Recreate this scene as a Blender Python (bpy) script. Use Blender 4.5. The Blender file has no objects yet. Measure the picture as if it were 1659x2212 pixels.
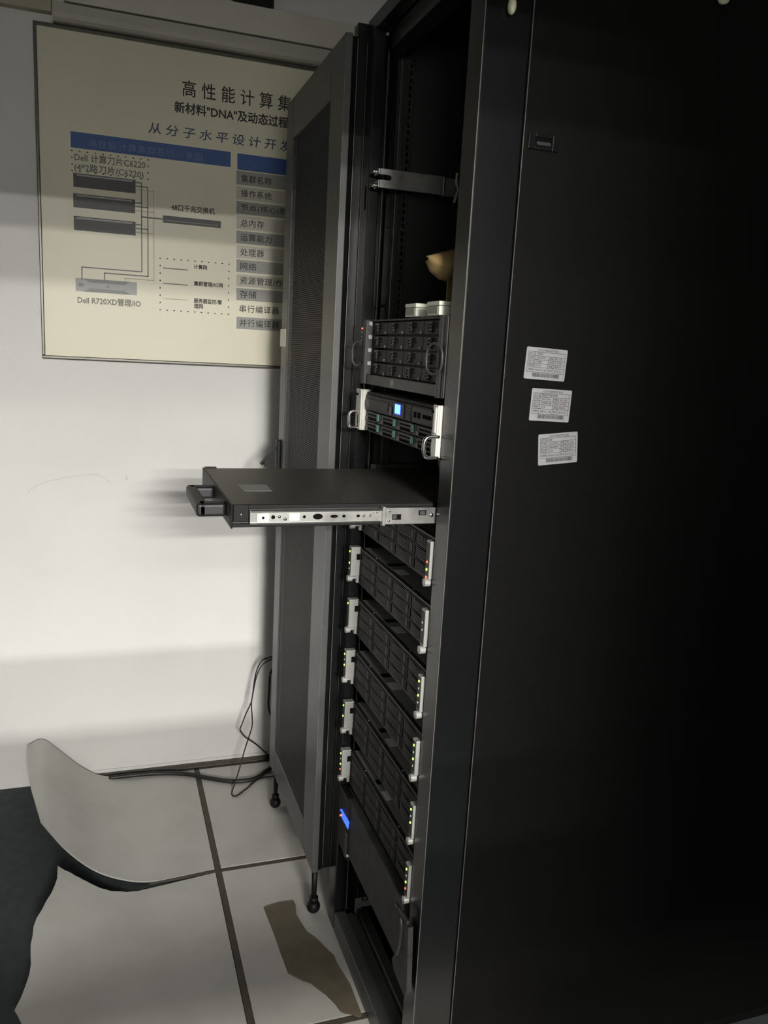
import bpy, bmesh, math, random
from mathutils import Vector, Matrix
random.seed(7)
C = bpy.context.scene.collection
sc = bpy.context.scene
# ------------------------------------------------------------------ camera
W, H, FPX = 1659.0, 2212.0, 1746.389
CAM = Vector((0, 0, 1.47))
Fv = Vector((0.325303499, 0.925061394, -0.196058796))
Rv = Vector((0.945518258, -0.321086574, 0.053839072))
Uv = Vector((0.013147493, 0.202891177, 0.979113024))
cd = bpy.data.cameras.new('camera'); cam = bpy.data.objects.new('camera', cd); C.objects.link(cam)
cd.sensor_fit = 'HORIZONTAL'; cd.sensor_width = 36.0; cd.lens = 36.0 * FPX / W
cd.clip_start = 0.02; cd.clip_end = 60
cam.matrix_world = Matrix(((Rv.x, Uv.x, -Fv.x, CAM.x), (Rv.y, Uv.y, -Fv.y, CAM.y), (Rv.z, Uv.z, -Fv.z, CAM.z), (0, 0, 0, 1)))
sc.camera = cam
# ------------------------------------------------------------------ world, lamps, exposure
wd = bpy.data.worlds.new('world'); sc.world = wd; wd.use_nodes = True
wd.node_tree.nodes['Background'].inputs[0].default_value = (0.8, 0.85, 1.0, 1)
wd.node_tree.nodes['Background'].inputs[1].default_value = 0.035
sc.view_settings.view_transform = 'Standard'; sc.view_settings.look = 'None'
sc.view_settings.gamma = 1.0; sc.view_settings.use_curve_mapping = False
sc.view_settings.exposure = 0.30
def lamp(name, loc, sx, sy, watts, col):
    l = bpy.data.lights.new(name, 'AREA'); l.shape = 'RECTANGLE'; l.size = sx; l.size_y = sy
    l.energy = watts; l.color = col
    o = bpy.data.objects.new(name, l); C.objects.link(o); o.location = loc
    return o
WARM = (1.0, 0.965, 0.89); COOL = (1.0, 0.976, 0.925)
# ceiling lamps of the long room behind the camera, seen by the rack aisle only through the doorway
LAMPS = [(0.10, -1.70, 330), (0.18, -3.6, 120), (0.20, -5.2, 780), (0.20, -6.8, 1150), (0.20, -8.4, 1500)]
for i, (lx, ly, e) in enumerate(LAMPS):
    lamp('ceiling_lamp', (lx, ly, 2.80), 1.2, 0.30 if i else 0.14, e, COOL if i else WARM)
wl = lamp('left_fill_strip', (-1.62, -0.1, 1.75), 1.4, 0.10, 1.2, (1.0, 0.97, 0.92))   # added upright fill strip at the left, for rack fronts and edge highlights
wl.rotation_euler = (0, math.radians(-90), 0)
DOOR_L, DOOR_R, DOOR_T, DOOR_Y = -0.46, 0.62, 2.165, -0.9

# ------------------------------------------------------------------ helpers
def at(px, py, X=None, Y=None, Z=None):
    d = Fv + Rv * ((px - W / 2) / FPX) - Uv * ((py - H / 2) / FPX)
    if X is not None: t = (X - CAM.x) / d.x
    elif Y is not None: t = (Y - CAM.y) / d.y
    else: t = (Z - CAM.z) / d.z
    return CAM + d * t

_m = {}
def mat(name, col, rough=0.5, metal=0.0, noise=0.0, scale=40.0, bump=0.0, spec=0.5, emit=None, es=1.0, col2=None, nscale2=None, trans=0.0):
    if name in _m: return _m[name]
    m = bpy.data.materials.new(name); m.use_nodes = True; _m[name] = m
    nt = m.node_tree; b = nt.nodes['Principled BSDF']
    b.inputs['Base Color'].default_value = (*col, 1); b.inputs['Roughness'].default_value = rough
    b.inputs['Metallic'].default_value = metal; b.inputs['Specular IOR Level'].default_value = spec
    if emit:
        b.inputs['Emission Color'].default_value = (*emit, 1); b.inputs['Emission Strength'].default_value = es
    if noise or bump or col2:
        tc = nt.nodes.new('ShaderNodeTexCoord'); n = nt.nodes.new('ShaderNodeTexNoise')
        n.inputs['Scale'].default_value = scale; n.inputs['Detail'].default_value = 6
        nt.links.new(tc.outputs['Object'], n.inputs['Vector'])
        if noise or col2:
            cr = nt.nodes.new('ShaderNodeValToRGB')
            if col2:
                cr.color_ramp.elements[0].color = (*col2, 1); cr.color_ramp.elements[1].color = (*col, 1)
                cr.color_ramp.elements[0].position = 0.32; cr.color_ramp.elements[1].position = 0.56
            else:
                cr.color_ramp.elements[0].color = (*[c * (1 - noise) for c in col], 1)
                cr.color_ramp.elements[1].color = (*[min(1, c * (1 + noise)) for c in col], 1)
                cr.color_ramp.elements[0].position = 0.3; cr.color_ramp.elements[1].position = 0.7
            nt.links.new(n.outputs['Fac'], cr.inputs[0]); nt.links.new(cr.outputs[0], b.inputs['Base Color'])
        if bump:
            n2 = nt.nodes.new('ShaderNodeTexNoise'); n2.inputs['Scale'].default_value = nscale2 or scale * 6
            nt.links.new(tc.outputs['Object'], n2.inputs['Vector'])
            bp = nt.nodes.new('ShaderNodeBump'); bp.inputs['Strength'].default_value = bump
            bp.inputs['Distance'].default_value = 0.002
            nt.links.new(n2.outputs['Fac'], bp.inputs['Height']); nt.links.new(bp.outputs[0], b.inputs['Normal'])
    return m

M_WALL = mat('wall_paint', (0.66, 0.65, 0.632), 0.75, noise=0.03, scale=3, bump=0.15, nscale2=120)
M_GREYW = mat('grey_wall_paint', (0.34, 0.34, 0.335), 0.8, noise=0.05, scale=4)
M_ROWD0 = mat('crack_grey', (0.42, 0.41, 0.38), 0.8, noise=0.1, scale=50)
M_CEIL = mat('ceiling_paint', (0.38, 0.38, 0.36), 0.8, noise=0.03, scale=4)
M_OLIVE = mat('cornice_paint', (0.42, 0.40, 0.30), 0.7, noise=0.05, scale=5)
M_UNDER = mat('dark_subfloor', (0.035, 0.042, 0.046), 0.8, noise=0.25, scale=30, bump=0.4)
M_TILE = mat('floor_sheet', (0.50, 0.49, 0.46), 0.5, scale=6, bump=0.12, nscale2=300, col2=(0.44, 0.432, 0.40))
M_TILEB = mat('floor_sheet_back', (0.05, 0.05, 0.045), 0.9, noise=0.3, scale=60)
M_SEAM = mat('seam_rubber', (0.065, 0.058, 0.045), 0.7, noise=0.2, scale=30)
M_SKIRT = mat('skirting_dark', (0.06, 0.055, 0.045), 0.6, noise=0.2, scale=20)
M_BLACK = mat('rack_powder_coat', (0.0065, 0.0068, 0.0074), 0.24, bump=0.05, nscale2=900, spec=0.42, noise=0.1, scale=80)
M_PANEL = mat('rack_side_panel_coat', (0.0033, 0.0033, 0.0033), 0.6, bump=0.15, nscale2=900, spec=0.12, noise=0.12, scale=60)
M_DOORM = mat('rack_door_coat', (0.066, 0.068, 0.067), 0.38, bump=0.06, nscale2=900, spec=0.55, noise=0.06, scale=60)
M_MESH = mat('perforated_steel', (0.042, 0.043, 0.043), 0.45, spec=0.4, noise=0.1, scale=60)
M_VOID = mat('matt_black', (0.004, 0.004, 0.004), 0.9, spec=0.1, noise=0.1, scale=30)
M_DARK = mat('chassis_black', (0.022, 0.022, 0.021), 0.5, noise=0.15, scale=50, bump=0.05)
M_BEZEL = mat('bezel_black', (0.0055, 0.0055, 0.0053), 0.5, spec=0.25, noise=0.15, scale=60)
M_BEZ2 = mat('bezel_grey', (0.028, 0.028, 0.026), 0.5, spec=0.3, noise=0.15, scale=60)
M_GREYP = mat('grey_plastic', (0.045, 0.045, 0.043), 0.45, noise=0.1, scale=60)
M_LID = mat('server_lid', (0.26, 0.26, 0.25), 0.5, 0.0, noise=0.1, scale=40)
M_KVM = mat('drawer_lid_paint', (0.05, 0.047, 0.041), 0.42, noise=0.12, scale=25, bump=0.05)
M_BTN = mat('button_grey', (0.22, 0.22, 0.21), 0.4, noise=0.05, scale=60)
M_INNER = mat('inner_panel_coat', (0.028, 0.028, 0.029), 0.45, noise=0.1, scale=60)
M_FRONT = mat('textured_front', (0.030, 0.030, 0.029), 0.7, scale=30, col2=(0.014, 0.014, 0.0135), bump=0.8, nscale2=140)
M_RGLINT = mat('rail_edge_highlight', (0.17, 0.165, 0.155), 0.35, 0.5, noise=0.3, scale=60)  # lighter tone that paints highlight lines on the rails
M_STICKL = mat('lid_sticker', (0.8, 0.8, 0.78), 0.6, noise=0.04, scale=90)
M_GLINT = mat('edge_highlight', (0.16, 0.155, 0.145), 0.35, 0.4, noise=0.25, scale=20)  # lighter tone that paints highlights along post, panel and door edges
M_LOUV = mat('louvre_grey', (0.040, 0.040, 0.038), 0.5, spec=0.3, noise=0.1, scale=60)
M_HAND = mat('handle_black', (0.006, 0.006, 0.006), 0.5, spec=0.3, noise=0.1, scale=60)
M_EAR = mat('silver_ear', (0.42, 0.42, 0.40), 0.38, 0.3, noise=0.06, scale=60)
M_WEAR = mat('pale_ear_metal', (0.78, 0.76, 0.70), 0.35, 0.15, noise=0.04, scale=60)
M_STEEL = mat('zinc_steel', (0.62, 0.61, 0.58), 0.30, 0.78, scale=14, col2=(0.25, 0.25, 0.245), bump=0.05)
M_CHROME = mat('polished_steel', (0.75, 0.75, 0.73), 0.18, 1.0, noise=0.05, scale=20)
M_DUST = mat('dusty_lid', (0.06, 0.056, 0.05), 0.8, scale=30, col2=(0.03, 0.03, 0.028), bump=0.2)
M_WPLAS = mat('white_plastic', (0.85, 0.85, 0.74), 0.45, noise=0.03, scale=60)
M_WLAB = mat('grey_label_field', (0.36, 0.37, 0.31), 0.6, noise=0.05, scale=60)
M_CARD = mat('cardboard', (0.27, 0.185, 0.075), 0.85, noise=0.12, scale=60, bump=0.15)
M_CARDF = mat('floor_cardboard', (0.135, 0.115, 0.078), 0.85, noise=0.14, scale=25, bump=0.2)
M_RUBBER = mat('cable_rubber', (0.012, 0.012, 0.012), 0.5, noise=0.1, scale=40)
M_BOARD = mat('board_print_ground', (0.68, 0.645, 0.50), 0.42, noise=0.015, scale=4, spec=0.4)
M_FRAME = mat('board_frame_metal', (0.11, 0.105, 0.09), 0.35, 0.5, noise=0.08, scale=40)
M_INK = mat('ink_black', (0.035, 0.032, 0.03), 0.6, noise=0.1, scale=200)
M_INKG = mat('ink_grey', (0.16, 0.16, 0.15), 0.6, noise=0.1, scale=200)
M_INKL = mat('ink_tan', (0.42, 0.37, 0.26), 0.6, noise=0.05, scale=200)
M_INKB = mat('ink_slate_blue', (0.06, 0.085, 0.14), 0.6, noise=0.08, scale=200)
M_BLUE = mat('ink_blue_bar', (0.030, 0.085, 0.27), 0.5, noise=0.05, scale=60)
M_BLUET = mat('ink_pale_blue', (0.13, 0.19, 0.38), 0.6, noise=0.05, scale=60)
M_ROWD = mat('row_dark_grey', (0.27, 0.27, 0.245), 0.5, noise=0.03, scale=60)
M_ROWL = mat('row_light_grey', (0.46, 0.44, 0.37), 0.5, noise=0.03, scale=60)
M_DEV = mat('print_device_dark', (0.06, 0.06, 0.06), 0.5, noise=0.1, scale=90)
M_DEVL = mat('print_device_light', (0.33, 0.33, 0.32), 0.5, noise=0.05, scale=90)
M_DEVM = mat('print_device_mid', (0.2, 0.2, 0.2), 0.5, noise=0.05, scale=90)
M_STICK = mat('sticker_paper', (0.36, 0.36, 0.375), 0.55, noise=0.03, scale=90)
M_STICKD = mat('sticker_dim', (0.27, 0.27, 0.26), 0.55, noise=0.06, scale=90)
M_SINK = mat('sticker_ink', (0.025, 0.025, 0.027), 0.6, noise=0.1, scale=200)
M_TEAL = mat('teal_latch', (0.10, 0.30, 0.24), 0.5, noise=0.08, scale=60)
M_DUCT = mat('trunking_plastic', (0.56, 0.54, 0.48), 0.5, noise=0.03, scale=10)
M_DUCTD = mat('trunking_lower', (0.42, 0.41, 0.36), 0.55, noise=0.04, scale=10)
M_LG = mat('led_green', (0.1, 0.5, 0.05), 0.4, emit=(0.35, 1.0, 0.08), es=4.0, noise=0.02)
M_LR = mat('led_red', (0.5, 0.1, 0.05), 0.4, emit=(1.0, 0.16, 0.08), es=1.6, noise=0.02)
M_LW = mat('led_off', (0.4, 0.4, 0.36), 0.4, noise=0.02)
M_LCD = mat('lcd_cyan', (0.1, 0.4, 0.8), 0.3, emit=(0.16, 0.55, 1.0), es=1.6, noise=0.02)
M_LCDF = mat('lcd_blue_rim', (0.0, 0.0, 0.4), 0.3, emit=(0.01, 0.01, 0.8), es=0.9, noise=0.02)
M_LCDB = mat('lcd_blue', (0.05, 0.1, 0.8), 0.3, emit=(0.03, 0.10, 1.0), es=1.6, noise=0.02)
M_PALE = mat('pale_plastic_end', (0.6, 0.58, 0.42), 0.4, noise=0.05, scale=60)
M_WIRE = mat('grey_wire', (0.32, 0.30, 0.26), 0.5, noise=0.05, scale=60)

class MB:
    def __init__(s, o=(0, 0, 0)): s.bm = bmesh.new(); s.o = Vector(o)
    def box(s, x0, x1, y0, y1, z0, z1, bev=0.0, seg=2):
        r = bmesh.ops.create_cube(s.bm, size=1.0); vs = r['verts']
        for v in vs:
            v.co = Vector(((x0 + x1) / 2 + v.co.x * (x1 - x0), (y0 + y1) / 2 + v.co.y * (y1 - y0), (z0 + z1) / 2 + v.co.z * (z1 - z0)))
        if bev:
            es = list({e for v in vs for e in v.link_edges})
            bmesh.ops.bevel(s.bm, geom=es, offset=bev, segments=seg, profile=0.5, affect='EDGES')
        return s
    def hexa(s, p):
        v = [s.bm.verts.new(q) for q in p]
        for f in ((0, 3, 2, 1), (4, 5, 6, 7), (0, 1, 5, 4), (1, 2, 6, 5), (2, 3, 7, 6), (3, 0, 4, 7)):
            s.bm.faces.new([v[i] for i in f])
        return s
    def prism(s, pts, d):
        d = Vector(d); a = [s.bm.verts.new(Vector(q)) for q in pts]; b = [s.bm.verts.new(Vector(q) + d) for q in pts]
        n = len(pts)
        s.bm.faces.new(a); s.bm.faces.new(b[::-1])
        for i in range(n): s.bm.faces.new((a[i], b[i], b[(i + 1) % n], a[(i + 1) % n]))
        return s
    def tube(s, pts, r, seg=8, closed=False, r1=None):
        pts = [Vector(p) for p in pts]; n = len(pts); rings = []
        up = Vector((0.13, 0.31, 0.94))
        for i, p in enumerate(pts):
            if closed: t = pts[(i + 1) % n] - pts[i - 1]
            else: t = pts[min(i + 1, n - 1)] - pts[max(i - 1, 0)]
            t.normalize(); a = t.cross(up)
            if a.length < 0.1: a = t.cross(Vector((1, 0, 0)))
            a.normalize(); b = t.cross(a)
            rr = r if r1 is None else r + (r1 - r) * i / (n - 1)
            rings.append([s.bm.verts.new(p + a * math.cos(k * 2 * math.pi / seg) * rr + b * math.sin(k * 2 * math.pi / seg) * rr) for k in range(seg)])
        m = n if closed else n - 1
        for i in range(m):
            A, B = rings[i], rings[(i + 1) % n]
            for k in range(seg): s.bm.faces.new((A[k], A[(k + 1) % seg], B[(k + 1) % seg], B[k]))
        if not closed: s.bm.faces.new(rings[0][::-1]); s.bm.faces.new(rings[-1])
        return s
    def ball(s, c, r, sc3=(1, 1, 1)):
        q = bmesh.ops.create_uvsphere(s.bm, u_segments=20, v_segments=12, radius=r)
        for v in q['verts']: v.co = Vector((v.co.x * sc3[0], v.co.y * sc3[1], v.co.z * sc3[2])) + Vector(c)
        return s
    def build(s, name, m, parent=None, label=None, smooth=False):
        bmesh.ops.recalc_face_normals(s.bm, faces=s.bm.faces)
        for v in s.bm.verts: v.co -= s.o
        me = bpy.data.meshes.new(name); s.bm.to_mesh(me); s.bm.free()
        me.materials.append(m)
        if smooth:
            for p in me.polygons: p.use_smooth = True
        o = bpy.data.objects.new(name, me); C.objects.link(o)
        if parent is not None: o.parent = parent
        else: o.location = s.o
        if label: o['label'] = label
        return o
def curve(pts, n=8):
    """Catmull-Rom through the points"""
    P = [Vector(p) for p in pts]; P = [P[0] * 2 - P[1]] + P + [P[-1] * 2 - P[-2]]; out = []
    for i in range(1, len(P) - 2):
        a, b, c, d = P[i - 1:i + 3]
        for k in range(n):
            t = k / n
            out.append(0.5 * ((2 * b) + (c - a) * t + (2 * a - 5 * b + 4 * c - d) * t * t + (3 * b - a - 3 * c + d) * t ** 3))
    out.append(P[-2]); return out
def thing(name, label, cat, loc=(0, 0, 0), group=None):
    o = bpy.data.objects.new(name, None); C.objects.link(o); o.location = loc; o.empty_display_size = 0.05
    o['label'] = label; o['category'] = cat
    if group: o['group'] = group
    return o
def tag(o, label, cat, group=None):
    o['label'] = label; o['category'] = cat
    if group: o['group'] = group
    return o
def struct(o): o['kind'] = 'structure'; return o
def copy_tree(o, parent=None):
    c = o.copy(); C.objects.link(c); c.parent = parent
    for ch in o.children: copy_tree(ch, c)
    return c
def perf(name, u0, u1, v0, v1, pu, pv, ru, rv, mp, m, parent, stagger=True, n=4):
    """a sheet of cells, each with its own hole; mp maps (u, v) to a point; stuff: too many holes to count"""
    V = []; Fc = []; nu = int(round((u1 - u0) / pu)); nv = int(round((v1 - v0) / pv))
    for j in range(nv):
        off = pu / 2 if (stagger and j % 2) else 0.0
        for i in range(nu):
            cu = u0 + (i + 0.5) * pu + off; cv = v0 + (j + 0.5) * pv; b = len(V)
            a0, a1 = cu - pu / 2, min(cu + pu / 2, u1); c0, c1 = cv - pv / 2, cv + pv / 2
            if off and i == nu - 1: a1 = u1; cu = None
            V += [(a0, c0), (a1, c0), (a1, c1), (a0, c1)]
            if cu is None: Fc.append((b, b + 1, b + 2, b + 3)); continue
            V += [(cu - ru, cv - rv), (cu + ru, cv - rv), (cu + ru, cv + rv), (cu - ru, cv + rv)]
            Fc += [(b, b + 1, b + 5, b + 4), (b + 1, b + 2, b + 6, b + 5), (b + 2, b + 3, b + 7, b + 6), (b + 3, b, b + 4, b + 7)]
        if off:
            b = len(V); cv = v0 + (j + 0.5) * pv
            V += [(u0, cv - pv / 2), (u0 + pu / 2, cv - pv / 2), (u0 + pu / 2, cv + pv / 2), (u0, cv + pv / 2)]; Fc.append((b, b + 1, b + 2, b + 3))
    me = bpy.data.meshes.new(name); me.from_pydata([mp(u, v) for u, v in V], [], Fc); me.materials.append(m)
    o = bpy.data.objects.new(name, me); C.objects.link(o); o.parent = parent; o['kind'] = 'stuff'
    return o
_tc = {}
def text_verts(body, sp, bold):
    k = (body, sp, bold)
    if k in _tc: return _tc[k]
    cu = bpy.data.curves.new('t', 'FONT'); cu.body = body; cu.size = 1.0; cu.space_character = sp; 
    cu.resolution_u = 2; cu.fill_mode = 'BOTH'
    ob = bpy.data.objects.new('t', cu); C.objects.link(ob)
    dg = bpy.context.evaluated_depsgraph_get(); dg.update()
    me = bpy.data.meshes.new_from_object(ob.evaluated_get(dg))
    vs = [(v.co.x, v.co.y) for v in me.vertices]; fs = [tuple(p.vertices) for p in me.polygons]
    bpy.data.objects.remove(ob); bpy.data.meshes.remove(me)
    _tc[k] = (vs, fs); return _tc[k]
def text(name, body, O, u, v, height, m, parent, org=(0, 0, 0), width=None, sp=1.0, bold=0.0, shear=0.0):
    """flat lettering: its ink box starts at O, runs along u, is `height` tall (and `width` long if given)"""
    vs, fs = text_verts(body, sp, bold)
    if not vs: return None
    x0 = min(a for a, b in vs); x1 = max(a for a, b in vs); y0 = min(b for a, b in vs); y1 = max(b for a, b in vs)
    s = height / (y1 - y0); sx = width / (x1 - x0) if width else s
    O = Vector(O) - Vector(org); u = Vector(u); v = Vector(v)
    if bold:
        N = len(vs); sh = [(-bold, 0), (bold, 0), (0, bold), (0, -bold)]
        fs = [tuple(i + N * k for i in f) for k in range(4) for f in fs]; vs = [(a + p, b + q) for p, q in sh for a, b in vs]
    w = u.cross(v); N0 = len(vs) // (4 if bold else 1)
    co = [O + w * ((i // N0) * .00005) + u * ((a - x0) * sx + shear * (b - y0) * s) + v * ((b - y0) * s) for i, (a, b) in enumerate(vs)]
    me = bpy.data.meshes.new(name); me.from_pydata(co, [], fs); me.materials.append(m)
    o = bpy.data.objects.new(name, me); C.objects.link(o); o.parent = parent
    return o

# ------------------------------------------------------------------ the room
YW = 2.667
XL, XR, ZC = -1.7, 2.6, 2.85
fl = struct(MB().box(XL, XR, -10, YW + .1, -0.06, -0.006).build('floor', M_UNDER))
struct(MB().box(XL, XR, YW, YW + .1, -0.006, ZC).build('wall_back', M_WALL))
struct(MB().box(XL - .1, XL, -10, YW + .1, -0.06, ZC).build('wall_left', M_GREYW))
struct(MB().box(XR, XR + .1, -10, YW + .1, -0.06, ZC).build('wall_right', M_GREYW))
struct(MB().box(XL - .1, XR + .1, -10.1, -10, -0.06, ZC).build('wall_far_behind', M_GREYW))
struct(MB().box(XL - .1, XR + .1, -10.1, YW + .1, ZC, ZC + .08).build('ceiling', M_CEIL))
wp = MB(); wp.box(XL, DOOR_L, DOOR_Y - .1, DOOR_Y, -0.006, ZC); wp.box(DOOR_R, XR, DOOR_Y - .1, DOOR_Y, -0.006, ZC)
wp.box(DOOR_L, DOOR_R, DOOR_Y - .1, DOOR_Y, DOOR_T, ZC)
struct(wp.build('wall_partition', M_GREYW))
struct(MB().box(-1.3, 1.3, -1.58, -1.5, -0.006, 1.33).build('low_light_blocker', M_GREYW))  # unseen half wall added to block lamp light from lower wall and floor
bb = MB(); bb.box(-0.07, 0.62, YW - .010, YW, 0.0, 0.015, .001)
struct(bb.build('baseboard_back', M_SKIRT))
bb = MB(); bb.box(-0.07, 0.62, YW - .006, YW, 0.0152, 0.026, .001)
struct(bb.build('trim_1', M_WALL))
ck0 = MB()
for P in (((130, 1034), (150, 1030), (172, 1027), (196, 1024), (214, 1026), (228, 1034), (238, 1044)), ((272, 1024), (274, 1036)), ((270, 1031), (274, 1037), (277, 1031)), ((60, 1063), (80, 1048), (100, 1040), (130, 1034))):
    q = [at(x, y, Y=YW - .0002) for x, y in P]
    for a_, b_ in zip(q, q[1:]):
        n_ = Vector((-(b_ - a_).z, 0, (b_ - a_).x)).normalized() * .0005
        ck0.prism([a_ - n_, b_ - n_, b_ + n_, a_ + n_], (0, .0004, 0))
ck = ck0.build('wall_crack', M_ROWD0, bpy.data.objects['wall_back']); ck.location = -bpy.data.objects['wall_back'].location
c0 = MB(); c0.box(XL, -0.125, YW - .03, YW, 2.335, 2.84)
struct(c0.build('trim_2', M_OLIVE))
# floor covering: flat sheets are parts of the floor, their seams rubber strips
for (x0, x1, y0, y1) in ((0.297, 0.86, 2.076, 2.640), (0.297, 0.86, 1.480, 2.058), (0.297, 0.86, 0.885, 1.461), (-.29, 0.280, 0.885, 1.461)):
    MB().box(x0, x1, y0, y1, -0.006, 0.0, .001).build('floor_tile', M_TILE, fl)
sm = MB(); sm.box(0.281, 0.296, 0.6, 2.65, -0.006, -0.0012); sm.build('seam_strip', M_SEAM, fl)
sm = MB(); sm.box(0.10, 0.281, 2.060, 2.074, -0.006, -0.0012); sm.box(0.296, 0.86, 2.060, 2.074, -0.006, -0.0012); sm.build('seam_strip', M_SEAM, fl)
sm = MB(); sm.box(-.29, 0.281, 1.463, 1.478, -0.006, -0.0012); sm.box(0.296, 0.86, 1.463, 1.478, -0.006, -0.0012); sm.build('seam_strip', M_SEAM, fl)
sm = MB(); sm.box(-.05, 0.9, 2.642, 2.655, -0.006, -0.0012); sm.build('seam_strip', M_SEAM, fl)

def sheet(name, near, far, nv, bulge, label, rag=0.0):
    """warped floor sheet between two edge curves, 4 mm thick, white above and dark below"""
    n = 40; A = curve(near, 12); B = curve(far, 12)
    def samp(L, t):
        d = [0.0]
        for i in range(1, len(L)): d.append(d[-1] + (L[i] - L[i - 1]).length)
        s_ = t * d[-1]
        for i in range(1, len(L)):
            if d[i] >= s_ - 1e-9:
                f = (s_ - d[i - 1]) / max(1e-9, d[i] - d[i - 1]); return L[i - 1].lerp(L[i], f)
        return L[-1]
    bm = bmesh.new(); top = []; rnd = random.Random(3)
    for j in range(nv + 1):
        row = []
        for i in range(n + 1):
            p = samp(A, i / n).lerp(samp(B, i / n), j / nv)
            t = j / nv; p = p + bulge(i / n, t)
            if i == n: p = p + Vector((rnd.uniform(-rag, rag), 0, 0))
            if j == nv and i > 16 and rag > 0.001: p = p + Vector((0, rnd.uniform(-rag * 1.5, rag * .5), 0))
            row.append(p)
        top.append(row)
    tv = [[bm.verts.new(p) for p in r] for r in top]
    bv = [[bm.verts.new(p + Vector((0, 0, -0.004))) for p in r] for r in top]
    fb = []
    for j in range(nv):
        for i in range(n):
            bm.faces.new((tv[j][i], tv[j][i + 1], tv[j + 1][i + 1], tv[j + 1][i]))
            fb.append(bm.faces.new((bv[j][i], bv[j + 1][i], bv[j + 1][i + 1], bv[j][i + 1])))
    for j in range(nv):
        bm.faces.new((tv[j][0], tv[j + 1][0], bv[j + 1][0], bv[j][0])); bm.faces.new((tv[j][n], bv[j][n], bv[j + 1][n], tv[j + 1][n]))
    for i in range(n):
        bm.faces.new((tv[0][i], bv[0][i], bv[0][i + 1], tv[0][i + 1])); bm.faces.new((tv[nv][i], tv[nv][i + 1], bv[nv][i + 1], bv[nv][i]))
    for f in fb: f.material_index = 1
    bmesh.ops.recalc_face_normals(bm, faces=bm.faces)
    me = bpy.data.meshes.new(name); bm.to_mesh(me); bm.free(); me.materials.append(M_TILE); me.materials.append(M_TILEB)
    for p in me.polygons: p.use_smooth = True
    o = bpy.data.objects.new(name, me); C.objects.link(o)
    me.set_sharp_from_angle(angle=0.7)
    tag(o, label, 'floor sheet'); return o
Z0 = lambda u, t: Vector((0, 0, 0))
nearA = [(0.279, 2.076, 0.0), (0.20, 2.068, 0.0), (0.11, 2.062, 0.002), (0.04, 2.070, 0.012), (-0.04, 2.085, 0.045), (-0.115, 2.12, 0.098), (-0.18, 2.185, 0.15)]
farA = [(0.279, 2.640, 0.0), (0.18, 2.640, 0.0), (0.06, 2.640, 0.002), (-0.03, 2.645, 0.018), (-0.09, 2.65, 0.055), (-0.15, 2.652, 0.115), (-0.205, 2.652, 0.165), (-0.252, 2.650, 0.150)]
sheet('vinyl_sheet', nearA, farA, 16, lambda u, t: Vector((-0.012 * u * u * math.sin(math.pi * t), 0, 0.012 * u * u * math.sin(math.pi * t))),
      'off-white floor sheet with its left side curled up against the wall', 0.0006)
nearB = [(0.279, 1.482, 0.0), (0.15, 1.485, 0.0), (0.02, 1.50, 0.002), (-0.10, 1.545, 0.008), (-0.170, 1.60, 0.02), (-0.200, 1.655, 0.03)]
farB = [(0.279, 2.058, 0.0), (0.20, 2.048, 0.0), (0.11, 2.036, 0.0), (0.05, 2.028, 0.004), (-0.02, 2.032, 0.022), (-0.08, 2.058, 0.048), (-0.135, 2.092, 0.070)]
sheet('vinyl_sheet', nearB, farB, 16, lambda u, t: Vector((0.006 * u * u * math.sin(3 * math.pi * t) + 0.004 * u * math.sin(9 * t), 0, 0.012 * u * u * math.sin(math.pi * t))),
      'off-white floor sheet nearest the camera with a ragged wavy left edge', 0.0018)

# cardboard piece lying on the floor
pts = [(570, 1960), (600, 1950), (634, 1945), (639, 1956), (640, 1975), (644, 1982), (663, 2012), (682, 2025), (705, 2048), (722, 2064), (728, 2080), (742, 2102), (757, 2126), (769, 2158), (782, 2192), (775, 2196), (762, 2190), (745, 2187), (735, 2182), (725, 2168), (703, 2146), (685, 2133), (672, 2122), (655, 2117), (622, 2100), (608, 2062), (592, 2016)]
fp = [at(x, y, Z=0.004) for x, y in pts]; fp = [Vector((min(p.x, .536), p.y, .0005)) for p in fp]
tag(MB().prism(fp, (0, 0, 0.0035)).build('cardboard_scrap', M_CARDF), 'torn flat piece of brown cardboard on the floor before the rack foot', 'cardboard')

# cables at the wall
cp = [at(x, y, Z=.008) for x, y in ((235, 1664), (280, 1662), (340, 1668), (400, 1672), (450, 1681), (500, 1688), (540, 1685), (562, 1676), (577, 1664))]
cp = [Vector((p.x, min(p.y, 2.63), .0085 if i > 1 else .012)) for i, p in enumerate(cp)]
cp.append(cp[-1] + Vector((.06, .02, .02)))
tag(MB().tube(curve(cp), .0075, 8).build('power_cable', M_RUBBER, smooth=True), 'thick black cable lying on the white floor along the wall', 'cable')
c1 = [at(600, 1415, Y=2.60), at(580, 1421, Y=2.58), at(565, 1428, Y=2.57), at(554, 1450, Y=2.57), at(549, 1475, Y=2.57), at(543, 1515, Y=2.56), at(532, 1540, Y=2.57), at(522, 1566, Y=2.58), at(519, 1577, Y=2.585), at(530, 1592, Y=2.60), at(552, 1607, Y=2.62), at(575, 1627, Y=2.63), at(590, 1640, Y=2.63)]
tag(MB().tube(curve(c1), .0023, 6).build('thin_cable', M_RUBBER, smooth=True), 'thin black wire bending left then back to the foot of the wall', 'cable')
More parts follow.
